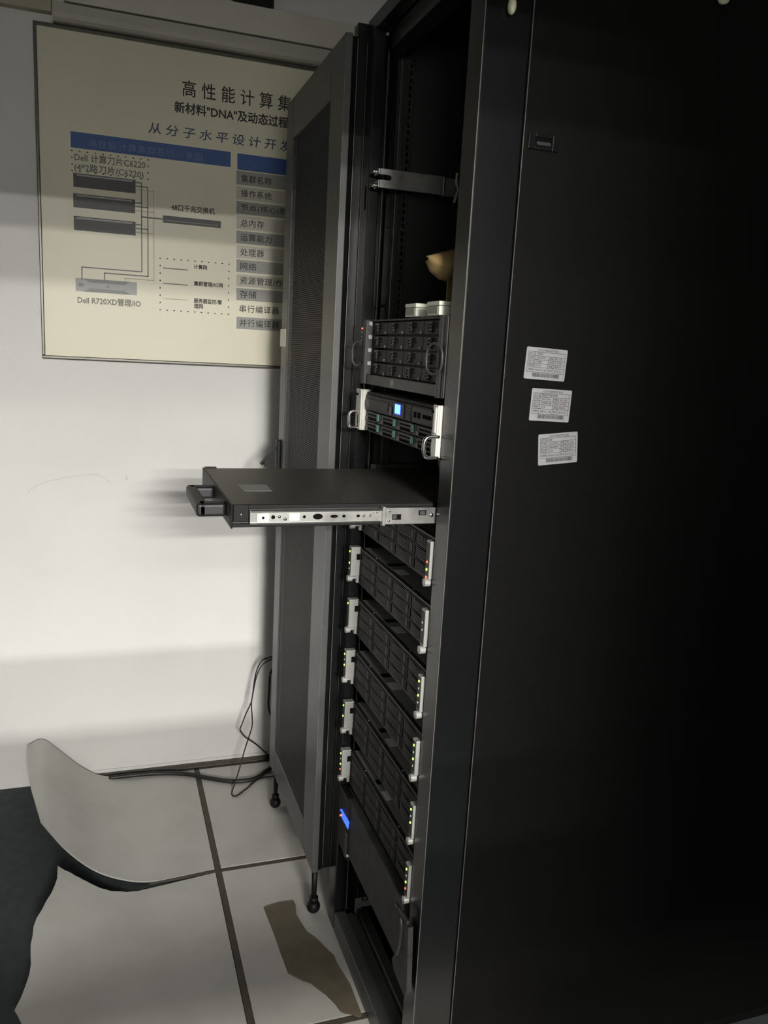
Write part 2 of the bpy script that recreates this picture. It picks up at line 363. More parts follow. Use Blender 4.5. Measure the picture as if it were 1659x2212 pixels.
c2 = [at(600, 1420, Y=2.585), at(582, 1426, Y=2.565), at(565, 1438, Y=2.555), at(554, 1462, Y=2.55), at(547, 1495, Y=2.545), at(543, 1520, Y=2.54), at(545, 1555, Y=2.54), at(543, 1575, Y=2.535), at(530, 1615, Y=2.53), at(515, 1668, Y=2.50), at(502, 1708, Y=2.462), at(502, 1718, Z=.006), at(512, 1719, Z=.005), at(535, 1702, Z=.005), at(555, 1685, Z=.005), at(575, 1679, Z=.005), at(592, 1676, Z=.005)]
tag(MB().tube(curve(c2), .0023, 6).build('thin_cable', M_RUBBER, smooth=True), 'thin black wire falling to a loop on the floor by the rack door', 'cable')
c3 = [at(590, 1440, Y=2.62), at(583, 1458, Y=2.60), at(581, 1490, Y=2.60), at(580, 1528, Y=2.60), at(592, 1560, Y=2.62)]
tag(MB().tube(curve(c3), .004, 6).build('hanging_cable', M_RUBBER, smooth=True), 'short black cable hanging just behind the door edge', 'cable')

# ------------------------------------------------------------------ trunking above the board
tk = thing('wall_trunking', 'long pale plastic trunking on the wall above the printed board', 'trunking', (-.12, YW, 2.33))
yb = YW - .05
g0, g1 = at(155, 8, Y=yb), at(720, 108, Y=yb); zg = (g0.z + g1.z) / 2
b0 = at(120, 37, Y=yb).z; zb = (b0 + at(690, 140, Y=yb).z) / 2; xl = at(113, 25, Y=yb).x
zt = (at(595, 15, Y=yb).z + at(780, 60, Y=yb).z) / 2
prof = [(YW - .001, zb), (yb + .012, zb), (yb + .003, zb + .006), (yb, zb + .018), (yb, zg - .002), (YW - .001, zg - .002)]
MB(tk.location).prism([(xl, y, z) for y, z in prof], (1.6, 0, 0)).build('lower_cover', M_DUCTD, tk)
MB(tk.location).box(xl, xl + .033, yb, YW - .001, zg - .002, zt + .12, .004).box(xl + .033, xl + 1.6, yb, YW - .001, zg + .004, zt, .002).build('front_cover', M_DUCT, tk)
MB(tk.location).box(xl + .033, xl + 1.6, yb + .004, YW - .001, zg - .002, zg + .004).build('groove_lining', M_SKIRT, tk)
d0 = at(505, 0, Y=yb); d1 = at(592, 12, Y=yb)
tag(MB().box(d0.x, d1.x, yb + .002, YW - .001, zt + .0005, zt + .1, .002).build('dark_box', M_BEZEL), 'small dark box sitting on top of the pale wall trunking', 'box')

# ------------------------------------------------------------------ printed board
YB = YW - .014
bl = at(70, 42, Y=YB); br = at(92, 775, Y=YB); rt = at(690, 152, Y=YB); rb = at(607, 795, Y=YB)
bx0 = (bl.x + br.x) / 2; bx1 = rt.x; bz1 = (bl.z + rt.z) / 2; bz0 = (br.z + rb.z) / 2
bd = thing('printed_board', 'large cream printed board in a thin metal frame, on the back wall', 'board', (bx0, YB, bz0))
MB(bd.location).box(bx0 + .003, bx1 - .003, YB, YW - .001, bz0 + .003, bz1 - .003).build('panel', M_BOARD, bd)
for nm, a in (('frame_rail', (bx0, bx1, bz0, bz0 + .009)), ('frame_rail', (bx0, bx1, bz1 - .009, bz1)), ('frame_rail', (bx0, bx0 + .009, bz0 + .009, bz1 - .009)), ('frame_rail', (bx1 - .009, bx1, bz0 + .009, bz1 - .009))):
    MB(bd.location).box(a[0], a[1], YB - .007, YW - .001, a[2], a[3], .0022).build(nm, M_FRAME, bd)
YP = YB - .0006
EX, EZ = (1, 0, 0), (0, 0, 1)
def bt(name, body, x, y, hpx, x1=None, y1=None, m=M_INK, **k):
    k.setdefault('bold', .010)
    """lettering on the board: (x, y) lower left of its ink, hpx its height, (x1, y1) lower right"""
    p = at(x, y, Y=YP - .0004); hh = p.z; q = at(x, y - hpx, Y=YP - .0004).z
    wdt = (at(x1, y1, Y=YP - .0004).x - p.x) if x1 else None
    return text(name, body, p, EX, EZ, q - hh, m, bd, bd.location, wdt, **k)
def bq(name, x0, y0, x1, y1, m, dy=0.0, parent=None):
    a = at(x0, y0, Y=YP - dy); b = at(x1, y1, Y=YP - dy)
    return MB(bd.location).box(a.x, b.x, YP - dy, YB, b.z, a.z).build(name, m, parent or bd)
bt('heading_text', '高性能计算集群', 394, 207, 35, 668, 245, sp=1.62, bold=.012)
bt('heading_text', '新材料"DNA"及动态过程', 377, 242, 24, 622, 274, bold=.028)
bt('heading_text', '从分子水平设计开发', 320, 287, 24, 629, 327, m=M_INKB, sp=1.5, bold=.012, shear=.12)
bq('title_bar', 152, 283, 498, 361, M_BLUE)
bt('bar_text', '高性能计算集群系统示意图', 191, 317, 18, 437, 347, m=M_BLUET, sp=1.05, bold=0)
bt('caption_text', 'Dell 计算刀片C6220', 161, 347, 18, 314, 362, m=M_INKG, bold=.02)
bt('caption_text', '(4*2路刀片/C6220)', 161, 371, 20, 310, 384, m=M_INKG, bold=.02)
for (a, b, c, d) in ((158, 373, 293, 418), (158, 417, 292, 461), (159, 466, 293, 509)):
    o = bq('device_picture', a, b, c, d, M_DEV)
    p = at(a + 7, b + 7, Y=YP - .0003); q = at(c - 7, d - 29, Y=YP - .0003)
    MB(bd.location).box(p.x, q.x, YP - .0006, YP, (p.z + q.z) / 2 - .0022, (p.z + q.z) / 2 + .0022).build('device_slot', M_DEVL, o)
o = bq('device_picture', 352, 465, 477, 493, M_DEV)
p = at(358, 476, Y=YP); q = at(470, 487, Y=YP)
MB(bd.location).box(p.x, q.x, YP - .0006, YP, (p.z + q.z) / 2 - .0012, (p.z + q.z) / 2 + .0012).build('device_slot', M_DEVM, o)
bt('caption_text', '48口千兆交换机', 370, 454, 14, 464, 465, bold=.02)
o = bq('device_picture', 163, 600, 296, 638, M_DEVL)
pa = at(180, 603, Y=YP); pb = at(282, 612, Y=YP); zc_ = (at(163, 600, Y=YP).z + at(296, 638, Y=YP).z) / 2; hh = (at(163, 600, Y=YP).z - at(296, 638, Y=YP).z) / 2
mb = MB(bd.location)
for s_ in (1, -1):
    z1 = zc_ + s_ * hh; z2 = zc_ + s_ * hh * .45
    mb.prism([(pa.x, YP - .0006, z1), (pb.x, YP - .0006, z1), (pb.x - .018, YP - .0006, z2), (pa.x + .018, YP - .0006, z2)], (0, .0006, 0))
mb.build('device_slot', M_DEVM, o)
mb = MB(bd.location); mb.box(pa.x - .014, pa.x, YP - .0006, YP, zc_ - .005, zc_ + .005); mb.build('device_knob', M_DEVM, o); mb = MB(bd.location); mb.tube([((pa.x + pb.x) / 2 + .004 * math.cos(t), YP, zc_ + .004 * math.sin(t)) for t in [k * .5 - 2.4 for k in range(10)]], .0009, 5)
mb.build('device_badge', M_DEVM, o)
bt('caption_text', 'Dell R720XD管理/IO', 168, 655, 16, 304, 662, m=M_INKG, bold=.02)
def bline(P, m, w=.0011, name='link_line'):
    mb = MB(bd.location); Q = [at(x, y, Y=YP) for x, y in P]
    for a, b in zip(Q, Q[1:]):
        if abs(a.x - b.x) > abs(a.z - b.z): z = (a.z + b.z) / 2 if len(P) == 2 else a.z; mb.box(min(a.x, b.x) - w, max(a.x, b.x) + w, YP - .0005, YP + .0005, (a.z + b.z) / 2 - w, (a.z + b.z) / 2 + w)
        else: mb.box((a.x + b.x) / 2 - w, (a.x + b.x) / 2 + w, YP - .0005, YP + .0005, min(a.z, b.z) - w, max(a.z, b.z) + w)
    return mb.build(name, m, bd)
bline([(293, 394), (306, 396), (306, 587), (177, 577), (177, 603)], M_INKG, .0015)
bline([(293, 402), (319, 405), (320, 597), (226, 590), (226, 605)], M_INKG, .0015)
bline([(293, 410), (332, 413), (333, 606), (270, 601), (270, 608)], M_INKL, .0009)
for y in (438, 485): bline([(293, y), (306, y + 1)], M_INKG, .0015)
for y in (446, 493): bline([(293, y), (319, y + 3)], M_INKG, .0015)
for y in (455, 502): bline([(293, y), (332, y + 4)], M_INKL, .0009)
bline([(306, 469), (352, 473)], M_INKG, .002)
bt('key_text', '计算网', 419, 581, 10, 447, 583, m=M_INK, bold=.03)
bt('key_text', '集群管理/IO网', 419, 617, 10, 481, 622, m=M_INK, bold=.03)
bt('key_text', '服务器监控/管', 419, 654, 10, 479, 659, m=M_INK, bold=.03)
bt('key_text', '理网', 419, 666, 10, 438, 668, m=M_INK, bold=.03)
bline([(353, 579), (405, 583)], M_INKG, .0014, 'key_line'); bline([(353, 612), (405, 616)], M_INKG, .0014, 'key_line'); bline([(353, 645), (405, 648)], M_INKL, .0010, 'key_line')
def dots(P0, P1, P2, P3, n, k, m):
    mb = MB(bd.location); Q = [at(x, y, Y=YP) for x, y in (P0, P1, P2, P3)]
    x0 = (Q[0].x + Q[3].x) / 2; x1 = (Q[1].x + Q[2].x) / 2; z1 = (Q[0].z + Q[1].z) / 2; z0 = (Q[2].z + Q[3].z) / 2
    for i in range(n + 1):
        x = x0 + (x1 - x0) * i / n
        for z in (z0, z1): mb.box(x - .0026, x + .0026, YP - .0004, YP + .0005, z - .0014, z + .0014)
    for j in range(1, k):
        z = z0 + (z1 - z0) * j / k
        for x in (x0, x1): mb.box(x - .0014, x + .0014, YP - .0004, YP + .0005, z - .0026, z + .0026)
    mb.build('dotted_border', m, bd)
dots((345, 558), (494, 570), (494, 679), (347, 669), 10, 7, M_INK)
dots((154, 325), (320, 345), (320, 388), (157, 368), 10, 3, M_INK)
# table on the right half
x1t = bx1 - .03
def trow(y0, y1, m):
    a = at(511, y0, Y=YP); b = at(511, y1, Y=YP)
    MB(bd.location).box(a.x, x1t, YP, YB, b.z, a.z).build('table_row', m, bd)
a = at(513, 331, Y=YP); b = at(513, 366, Y=YP)
MB(bd.location).box(a.x, x1t, YP, YB, b.z, a.z).build('title_bar', M_BLUE, bd)
rows = [('集群名称', 368, 398, M_ROWD), ('操作系统', 402, 430, M_ROWL), ('节点(核心)数', 434, 461, M_ROWD), ('总内存', 466, 494, M_ROWL), ('运算能力', 498, 525, M_ROWD), ('处理器', 530, 557, M_ROWL), ('网络', 560, 587, M_ROWD), ('资源管理/作业', 592, 618, M_ROWL), ('存储', 622, 648, M_ROWD), ('串行编译器', 653, 679, None), ('并行编译器', 684, 710, M_ROWD)]
for s_, y0, y1, m in rows:
    if m: trow(y0, y1, m)
    n = sum(1.0 if ord(ch) > 255 else .55 for ch in s_)
    bt('row_text', s_, 521 - (y0 - 368) * .012, y1 - 5, 16, 521 + n * 16.3, y1 - 5 + n * 1.9, m=M_INK if m is not M_ROWD else M_INK, sp=1.08)

# ------------------------------------------------------------------ the rack
RX, RY0, RY1, RZ = 0.54, 1.208, 1.806, 2.15
rk = thing('server_rack', 'tall black server rack with open front filling the right of the picture', 'rack', (1.09, 1.507, 0))
K = rk.location
BK = .0025
def rb_(name, *a, m=M_BLACK, bev=BK, label=None, parent=None):
    mb = MB(K)
    for b in a: mb.box(*b, bev)
    return mb.build(name, m, parent or rk, label)
rb_('corner_post', (RX, RX + .077, RY0, RY0 + .055, .0, RZ), m=M_BLACK)
rb_('corner_post', (RX, RX + .024, RY1 - .055, RY1, .0, RZ - .03), (RX + .024, RX + .06, RY1 - .03, RY1, .0, RZ - .03), m=M_BLACK)
p_ = at(789, 428, X=RX)
rb_('post_slot', (RX - .0006, RX + .002, p_.y - .004, p_.y + .004, p_.z - .024, p_.z + .024), m=M_VOID, bev=0)
rb_('side_panel', (RX + .080, RX + 1.08, RY0 + .0015, RY0 + .012, .045, RZ - .015), m=M_PANEL)
rb_('side_panel', (RX + .062, RX + 1.08, RY1 - .012, RY1 - .001, .045, RZ - .015), m=M_INNER)
rb_('rear_panel', (RX + 1.08, RX + 1.10, RY0, RY1, .0, RZ), m=M_BLACK)
rb_('top_panel', (RX, RX + .03, RY0 + .056, RY1 - .001, RZ - .03, RZ), (RX + .031, RX + 1.08, RY0 + .013, RY1 - .013, RZ - .02, RZ), m=M_BLACK)
rb_('top_rail', (RX + .03, RX + .07, RY0 + .056, RY1 - .05, RZ - .07, RZ - .032), m=M_BLACK)
rb_('base_beam', (RX, RX + .03, RY0 + .056, RY1 - .056, .0, .052), (RX + .031, RX + .058, RY0 + .056, RY1 - .056, .0, .043), (RX + .06, RX + .085, RY0 + .056, RY1 - .056, .0, .052), m=M_DOORM)
rb_('bottom_panel', (RX + .086, RX + 1.08, RY0 + .013, RY1 - .013, .0, .02), m=M_VOID)
rb_('panel_seam', (RX + .0775, RX + .0795, RY0 + .006, RY0 + .03, .0, RZ), m=M_VOID, bev=0)
rb_('panel_edge_glint', (RX + .0797, RX + .0810, RY0 + .0002, RY0 + .003, .045, RZ - .015), m=M_GLINT, bev=0)  # thin strip: painted highlight down the panel's front edge
rb_('post_edge_glint', (RX - .0003, RX + .0011, RY0 - .0003, RY0 + .0011, .01, RZ - .01), m=M_GLINT, bev=0)  # painted highlight on the near post corner
rb_('post_edge_glint', (RX - .0003, RX + .0010, RY1 - .002, RY1 - .0005, .01, RZ - .04), m=M_GLINT, bev=0)  # painted highlight on the far post corner
# equipment rails, with square holes
for yy, s_ in ((RY1 - .084, -1),):
    mp = lambda u, v: Vector((RX + .040, u, v)) - K
    rl = rb_('equipment_rail', (RX + .041, RX + .043, 1.716, 1.750, .06, 2.08), (RX + .043, RX + .050, 1.748, 1.750, .06, 2.08), m=M_BLACK, bev=0)
for nm, X, y, w_ in (('rail_edge_or_glint', RX + .0605, 1.778, .0016), ('rail_edge_or_glint', RX + .0705, 1.778, .0016)):
    rb_(nm, (X, X + w_, y, y + .012, .06, 2.08), m=M_RGLINT, bev=.0008)  # highlight lines painted as pale strips
mp = lambda u, v: Vector((u, 1.764, v)) - K
perf('perforated_rail', RX + .078, RX + .094, .06, 2.08, .016, .0148, .0042, .0045, mp, M_BEZ2, rk, stagger=False)
rb_('rail_edge_or_glint', (RX + .0285, RX + .0295, 1.742, 1.748, .06, 2.08), m=M_RGLINT, bev=0)  # pale strip, a painted highlight on the rail front
rb_('rail_edge_or_glint', (RX + .0945, RX + .0960, 1.762, 1.79, .06, 2.08), m=M_BEZ2, bev=0)
rb_('equipment_rail', (RX + .041, RX + .043, 1.264, 1.290, .06, 2.08), m=M_BLACK, bev=0)
# screws on the far post
sc_ = MB(K)
for (x, y) in ((846, 296), (812, 487), (806, 660), (812, 662)):
    p = at(x, y, Y=1.775); sc_.ball((p.x, 1.772, p.z), .0035)
sc_.build('rail_screw', M_GREYP, rk)
# recessed latch in the side panel
a = at(1143, 284, Y=RY0); b = at(1205, 330, Y=RY0)
lt = MB(K); x0, x1, z0, z1 = a.x, b.x, b.z, a.z; ya, yb_ = RY0 - .0016, RY0 + .0012
lt.box(x0, x0 + .012, ya, yb_, z0, z1, .0008); lt.box(x1 - .011, x1, ya, yb_, z0, z1, .0008); lt.box(x0 + .012, x1 - .011, ya, yb_, z0, z0 + .005, .0006); lt.box(x0 + .012, x1 - .011, ya, yb_, z1 - .006, z1, .0006)
lo = lt.build('panel_latch', M_BLACK, rk)
MB(K).box(x0 + .012, x1 - .011, yb_ - .0012, yb_ - .0002, z0 + .005, z1 - .006).build('latch_hole', M_VOID, lo)
MB(K).box(x0 + .015, x1 - .014, yb_ - .0020, yb_ - .0010, z0 + .007, z1 - .012, .0003).build('latch_tongue', M_DARK, lo)
# three asset stickers on the side panel
STK = [((1139, 748), (1227, 757), (1218, 826), (1131, 817), '交换机', '交换机', 'uppermost of three white asset stickers on the side panel'),
       ((1150, 838), (1236, 844), (1229, 912), (1143, 908), '磁盘阵列服务器', '存储服务器', 'middle one of three white asset stickers on the side panel'),
       ((1163, 939), (1248, 932), (1247, 998), (1162, 1006), '机柜', '机柜及配件', 'lowest of three white asset stickers, tilted the other way')]
for q0, q1, q2, q3, t1, t2, lab in STK:
    yf = RY0 + .0008
    A, B_, D = (at(*q, Y=yf) for q in (q0, q1, q3)); u = (B_ - A).normalized(); v = Vector((-u.z, 0, u.x)); w_ = (B_ - A).length; h_ = abs((A - D).dot(v))
    O = A - v * h_
    mk = MB(K); r_ = .0022; out = []
    for cx, cz, a0 in ((w_ - r_, h_ - r_, 0), (r_, h_ - r_, 90), (r_, r_, 180), (w_ - r_, r_, 270)):
        for k in range(4):
            t = math.radians(a0 + k * 30); out.append(O + u * (cx + r_ * math.cos(t)) + v * (cz + r_ * math.sin(t)))
    st = mk.prism(out, (0, .0008, 0)).build('sticker', M_STICK, rk, lab)
    def L(x, y, dy=.0003): return O + u * (x * w_) + v * (y * h_) - Vector((0, dy, 0))
    ln = MB(K)
    def hl(x0, x1, y, t=.0003): ln.prism([L(x0, y) - v * t, L(x1, y) - v * t, L(x1, y) + v * t, L(x0, y) + v * t], (0, .0002, 0))
    def vl(x, y0, y1, t=.00025): ln.prism([L(x, y0) - u * t, L(x, y0) + u * t, L(x, y1) + u * t, L(x, y1) - u * t], (0, .0002, 0))
    for y in (.86, .74, .62, .50, .38, .22): hl(.05, .95, y)
    vl(.22, .22, .86); vl(.55, .22, .74); vl(.68, .22, .74); vl(.05, .22, .86); vl(.95, .22, .86)
    x = .2; rr = random.Random(5)
    while x < .86:
        t = rr.choice((.0003, .0005, .0008)); 
        ln.prism([L(x, .08), L(x, .08) + u * t, L(x, .2) + u * t, L(x, .2)], (0, .0002, 0)); x += t / w_ + rr.choice((.006, .010))
    ln.build('sticker_lines', M_SINK, st)
    def tx(s, x, y, hh, ww=None): text('sticker_text', s, L(x, y, .0004), u, v, hh * h_, M_SINK, st, K, ww * w_ if ww else None)
    tx('北京大学固定资产标签', .27, .885, .07, .50)
    for y, s in ((.765, '资产名'), (.645, '资产编号'), (.525, '用户名'), (.405, '使用部'), (.265, '存放处')): tx(s, .07, y, .075, .13)
    tx(t1, .25, .765, .075); tx('1500123456', .25, .65, .06, .24); tx(t2, .25, .525, .07); tx('¥1.00', .25, .41, .06, .12); tx('机房中心二楼', .25, .265, .07, .27)
    for y, s in ((.645, '规格'), (.525, '型号'), (.405, '数量'), (.265, '备注')): tx(s, .57, y, .075, .09)
    for y, s in ((.65, '00-128'), (.53, 'A1000'), (.41, '网络中心'), (.265, '2015-01')): tx(s, .71, y, .065, .18)

# the perforated door of the rack, swung right open
DX = 0.4935; DY0, DY1, DZ0, DZ1 = 1.811, 2.395, .130, 2.125
dr = thing('rack_door', 'tall perforated grey rack door swung fully open beyond the rack', 'door', (DX + .02, (DY0 + DY1) / 2, 0))
D_ = dr.location
def dbx(name, *a, m=M_DOORM, bev=.002, label=None, parent=None):
    mb = MB(D_)
    for b in a: mb.box(*b, bev)
    return mb.build(name, m, parent or dr, label)
dbx('door_stile', (DX, DX + .016, DY0, DY0 + .112, DZ0, DZ1))
dbx('door_stile', (DX, DX + .016, DY1 - .078, DY1, DZ0, DZ1))
dbx('door_rail', (DX + .0002, DX + .016, DY0 + .112, DY1 - .078, DZ1 - .105, DZ1))
dbx('door_rail', (DX + .0002, DX + .016, DY0 + .112, DY1 - .078, DZ0, DZ0 + .085))
mp = lambda u, v: Vector((DX + .004, u, v)) - D_
perf('perforated_sheet', DY0 + .112, DY1 - .078, DZ0 + .085, DZ1 - .105, .0056, .0050, .0021, .0018, mp, M_MESH, dr)
dbx('hole_shade_backing', (DX + .013, DX + .0155, DY0 + .1, DY1 - .07, DZ0 + .07, DZ1 - .09), m=M_VOID, bev=0)  # black sheet added to paint the darkness behind the holes
dbx('inner_frame', (DX + .016, DX + .026, DY0 + .004, DY0 + .03, DZ0 + .004, DZ1 - .004), (DX + .016, DX + .026, DY1 - .03, DY1 - .004, DZ0 + .004, DZ1 - .004), m=M_VOID, bev=.001)
dbx('inner_channel', (DX + .0262, DX + .080, DY0 - .001, DY0 + .03, DZ0 + .01, DZ1 + .022), m=M_BLACK)
mp = lambda u, v: Vector((DX + .038, u, v)) - D_
perf('bottom_lip', DY0 + .03, DY1, DZ0 - .040, DZ0 - .0004, .0098, .0132, .003, .0035, mp, M_MESH, dr, stagger=False)
dbx('lip_return', (DX + .0165, DX + .04, DY0 + .031, DY1, DZ0, DZ0 + .004), m=M_DOORM, bev=.0008)
for (y, lx) in ((1.829, .506), (2.343, .506)):
    f = MB(D_); f.tube([(lx, y, DZ0 - .001), (lx, y, .070), (lx, y, .034)], .008, 12, r1=.0065); f.ball((lx, y, .0185), .018); f.tube([(lx, y, .046), (lx, y, .034)], .012, 12)
    f.build('ball_foot', M_BEZEL if y < 2 else M_BEZEL, dr, smooth=True)
hb = at(606, 952, X=DX - .004); hz0 = at(606, 1030, X=DX - .004).z
dbx('handle_base', (DX - .012, DX - .0002, DY1 - .040, DY1 - .012, hz0 - .03, hb.z), m=M_HAND, bev=.003)
l0 = Vector((DX - .012, DY1 - .026, hb.z - .022)); l1 = at(563, 1003, Y=DY1 - .026)
dirn = (l1 - l0).normalized(); side = Vector((0, 1, 0)); nrm = dirn.cross(side)
hw = .009; ht = .006
def obb(a, b, w2, t2): return [a - side * w2 - nrm * t2, a + side * w2 - nrm * t2, a + side * w2 + nrm * t2, a - side * w2 + nrm * t2, b - side * w2 - nrm * t2, b + side * w2 - nrm * t2, b + side * w2 + nrm * t2, b - side * w2 + nrm * t2]
hm = MB(D_); hm.hexa(obb(l0, l1, .004, .0042)); e2 = l1 - dirn * .008; s3 = nrm if nrm.z < 0 else -nrm
hm.hexa([q for q in obb(e2 - dirn * .005 + s3 * .009, e2 + dirn * .005 + s3 * .009, .004, .007)])
hm.build('handle_lever', M_HAND, dr)
a = at(606, 711, X=DX - .0005); b = at(616, 749, X=DX - .0005)
dbx('sticker', (DX - .0008, DX, b.y, a.y, b.z, a.z), m=M_WPLAS, bev=0, label='small pale label on the door edge')

for xx in (DX - .0003, DX + .0259): dbx('door_edge_glint', (xx, xx + .0012, DY0 - .0013, DY0 + .0005, DZ0 + .02, DZ1 - .01), m=M_GLINT, bev=0)  # painted highlights down the hinge-side door edges
# ------------------------------------------------------------------ compute servers (2U, twelve carriers)
SH = .0868; SW = .4815
def carrier_mesh():
    """drive carrier: recessed frame, six curved louvres and a latch strip, y 0..w, z 0..h, front at x = 0"""
    return None
LQ = [at(x, y, Z=1.0216) - Vector((.5338, 1.2655, 0)) for x, y in ((838, 1220), (857, 1236))]

def make_server(leds_n, leds_f, label, group, tab=True):
    t = thing('rack_server', label, 'server', (0, 0, 0), group)
    # chassis
    MB().box(.030, .62, .024, SW - .024, .001, SH - .0022, .001).build('chassis', M_DARK, t)
    MB().box(.030, .62, .023, SW - .023, SH - .0020, SH - .0009, .0003).build('lid', M_LID, t)
    MB().box(.0205, .0295, .022, SW - .022, SH - .006, SH - .0005, .0006).box(.0205, .0295, .022, SW - .022, .0005, .003, .0005).build('front_lip', M_BEZ2, t)
    # carriers
    cw = (SW - .048) / 4; ch = (SH - .0095) / 3
    proto = None
    for c in range(4):
        for r in range(3):
            y0 = .024 + c * cw; z0 = .0033 + r * ch
            if proto is None:
                b = MB(); w = cw - .002; h = ch - .0016
                b.box(.0006, .009, 0, w, 0, h)                                     # body
                b.box(-.001, .0008, 0, .0035, 0, h, .0003); b.box(-.001, .0008, w - .0035, w, 0, h, .0003)
                b.box(-.001, .0008, .0035, w - .0035, 0, .0022, .0003); b.box(-.001, .0008, .0035, w - .0035, h - .0022, h, .0003)
                proto = b.build('drive_carrier', M_BEZEL, t)
                g = MB()
                ly = .020
                for k in range(6):
                    z = .0042 + k * (h - .0084) / 5
                    pts = []
                    for i in range(7):
                        s = i / 6; pts.append((-.0030 * math.sin(math.pi * s) - .0004, ly + s * (w - ly - .008), z))
                    for i in range(6):
                        A, B = pts[i], pts[i + 1]; q = .0009
                        g.hexa([(A[0], A[1], A[2] - q), (B[0], B[1], B[2] - q), (.0008, B[1], B[2] - q), (.0008, A[1], A[2] - q), (A[0], A[1], A[2] + q), (B[0], B[1], B[2] + q), (.0008, B[1], B[2] + q), (.0008, A[1], A[2] + q)])
                for i in range(12):
                    s = (i + .5) / 12; y = ly + s * (w - ly - .008)
                    g.box(-.0016 * math.sin(math.pi * s), .0008, y - .0004, y + .0004, .004, h - .004)
                go = g.build('louvre', M_LOUV, proto)
                l_ = MB(); l_.box(-.0018, .0006, .0055, .0165, .003, h - .003, .0006); lo_ = l_.build('latch', M_BEZ2, proto)
                proto.location = (.0215, y0, z0)
            else:
                q = copy_tree(proto, t); q.location = (.0215, y0, z0)
    # ears, near (y 0) and far
    for side_, yy, leds in ((0, 0.0, leds_n), (1, SW - .020, leds_f)):
        e = MB(); e.box(0, .0235, yy + .001, yy + .019, .018, SH, .0012)
        e.box(.016, .0235, yy + .004, yy + .019, .0, .018, .001)
        eo = e.build('ear', M_EAR, t)
        pf = MB(); pf.box(-.0006, .0004, yy + .003, yy + .017, .022, SH - .004); pf.build('led_plate', M_BEZ2, eo)
        for i, cdx in enumerate(leds):
            if cdx == '-': continue
            m = {'g': M_LG, 'r': M_LR, 'w': M_LW}[cdx]
            z = SH - .011 - i * .0138
            MB().ball((-.0010, yy + .010, z), .0018, (.8, 1.1, 1.3)).build('indicator_light', m, eo, smooth=True)
        if side_: MB().box(.013, .0215, yy + .0003, yy + .0012, SH - .030, SH - .016).build('socket', M_VOID, eo)
        th = MB(); th.tube([(.006, yy + .009, .011), (-.005, yy + .009, .011)], .0074, 18); th.tube([(.018, yy + .010, .012), (.005, yy + .010, .012)], .0036, 12); th.ball((-.0042, yy + .010, .012), .0034, (.5, 1, 1))
        th.build('thumbscrew', M_EAR, t, smooth=False)
    MB().box(LQ[0].x, LQ[0].x + .050, LQ[0].y - .010, LQ[0].y + .010, SH - .0009, SH - .0003).build('lid_slot', M_VOID, t)
    MB().box(LQ[1].x, LQ[1].x + .022, LQ[1].y - .019, LQ[1].y + .019, SH - .0009, SH - .0004).build('sticker', M_STICKL, t, 'small grey sticker on the lid')
    s4 = MB()
    for y in (.13, .36): s4.ball((.026, y, SH - .0008), .0018)
    s4.build('lid_screw', M_EAR, t)
    return t
ZT = [1.1474, 1.0216, .8958, .7700, .6391, .5133]
LED = [(('-', '-', 'r', 'g', 'r'), ('-',)), (('-', 'w', '-'), ('g', '-', 'g', 'w')), (('g', 'w', 'g', 'w'), ('g', '-', '-', '-')) , (('g', 'w', 'g', 'w'), ('g', 'w', 'g')), (('g', 'w', 'g', '-'), ('g', '-', 'g')), (('g', 'w', 'g', 'r'), ('g', 'w', 'g', 'r'))]
LED[1] = (('-', 'w', 'w', '-'), ('g', '-', 'g', 'w'))
SLB = ['black server directly below the pulled-out console drawer, red lights on its right ear',
       'black server second below the console drawer, near ear without lit lights',
       'black server third below the console drawer, square sticker on its lid',
       'black server fourth below the console drawer, green lights on both ears',
       'black server fifth below the console drawer, second from the lowest of the six',
       'lowest of six alike black servers, right above the unit with the blue screen']
XS = [.5348, .5338, .5348, .5330, .5358, .5348]
YS = [1.2655] * 6
for i in range(6):
    s = make_server(LED[i][0], LED[i][1], SLB[i], 'alike black servers in the lower half of the rack')
    s.location = (XS[i], YS[i], ZT[i] - SH)

# ------------------------------------------------------------------ disk enclosure with sixteen drives
hx, hy0, hy1, hz0_, hz1 = .5345, 1.2655, 1.7475, 1.396, 1.532
hp = thing('disk_enclosure', 'black disk enclosure of four rows of drives, under two white boxes', 'disk enclosure', (hx, hy0, hz0_))
Q = hp.location; w = hy1 - hy0; h = hz1 - hz0_
MB().box(.034, .55, .022, w - .022, .001, h - .001, .001).build('chassis', M_DARK, hp)
MB().box(.012, .034, .040, w - .046, h - .0035, h, .0006).build('top_lip', M_BEZ2, hp)
b = MB(); b.box(.006, .034, .034, w - .040, .0, .021, .0015); bo = b.build('bottom_bar', M_GREYP, hp)
lg = MB(); yl = .262
for (y0, y1, z0, z1) in ((0, .013, 0, .0012), (0, .013, .0118, .013), (0, .0012, 0, .013), (.0118, .013, 0, .013), (.004, .0052, .003, .010), (.0085, .0097, .003, .010)):
    lg.box(.0054, .0062, yl + y0, yl + y1, .004 + z0, .004 + z1)
lg.build('badge', M_EAR, bo)
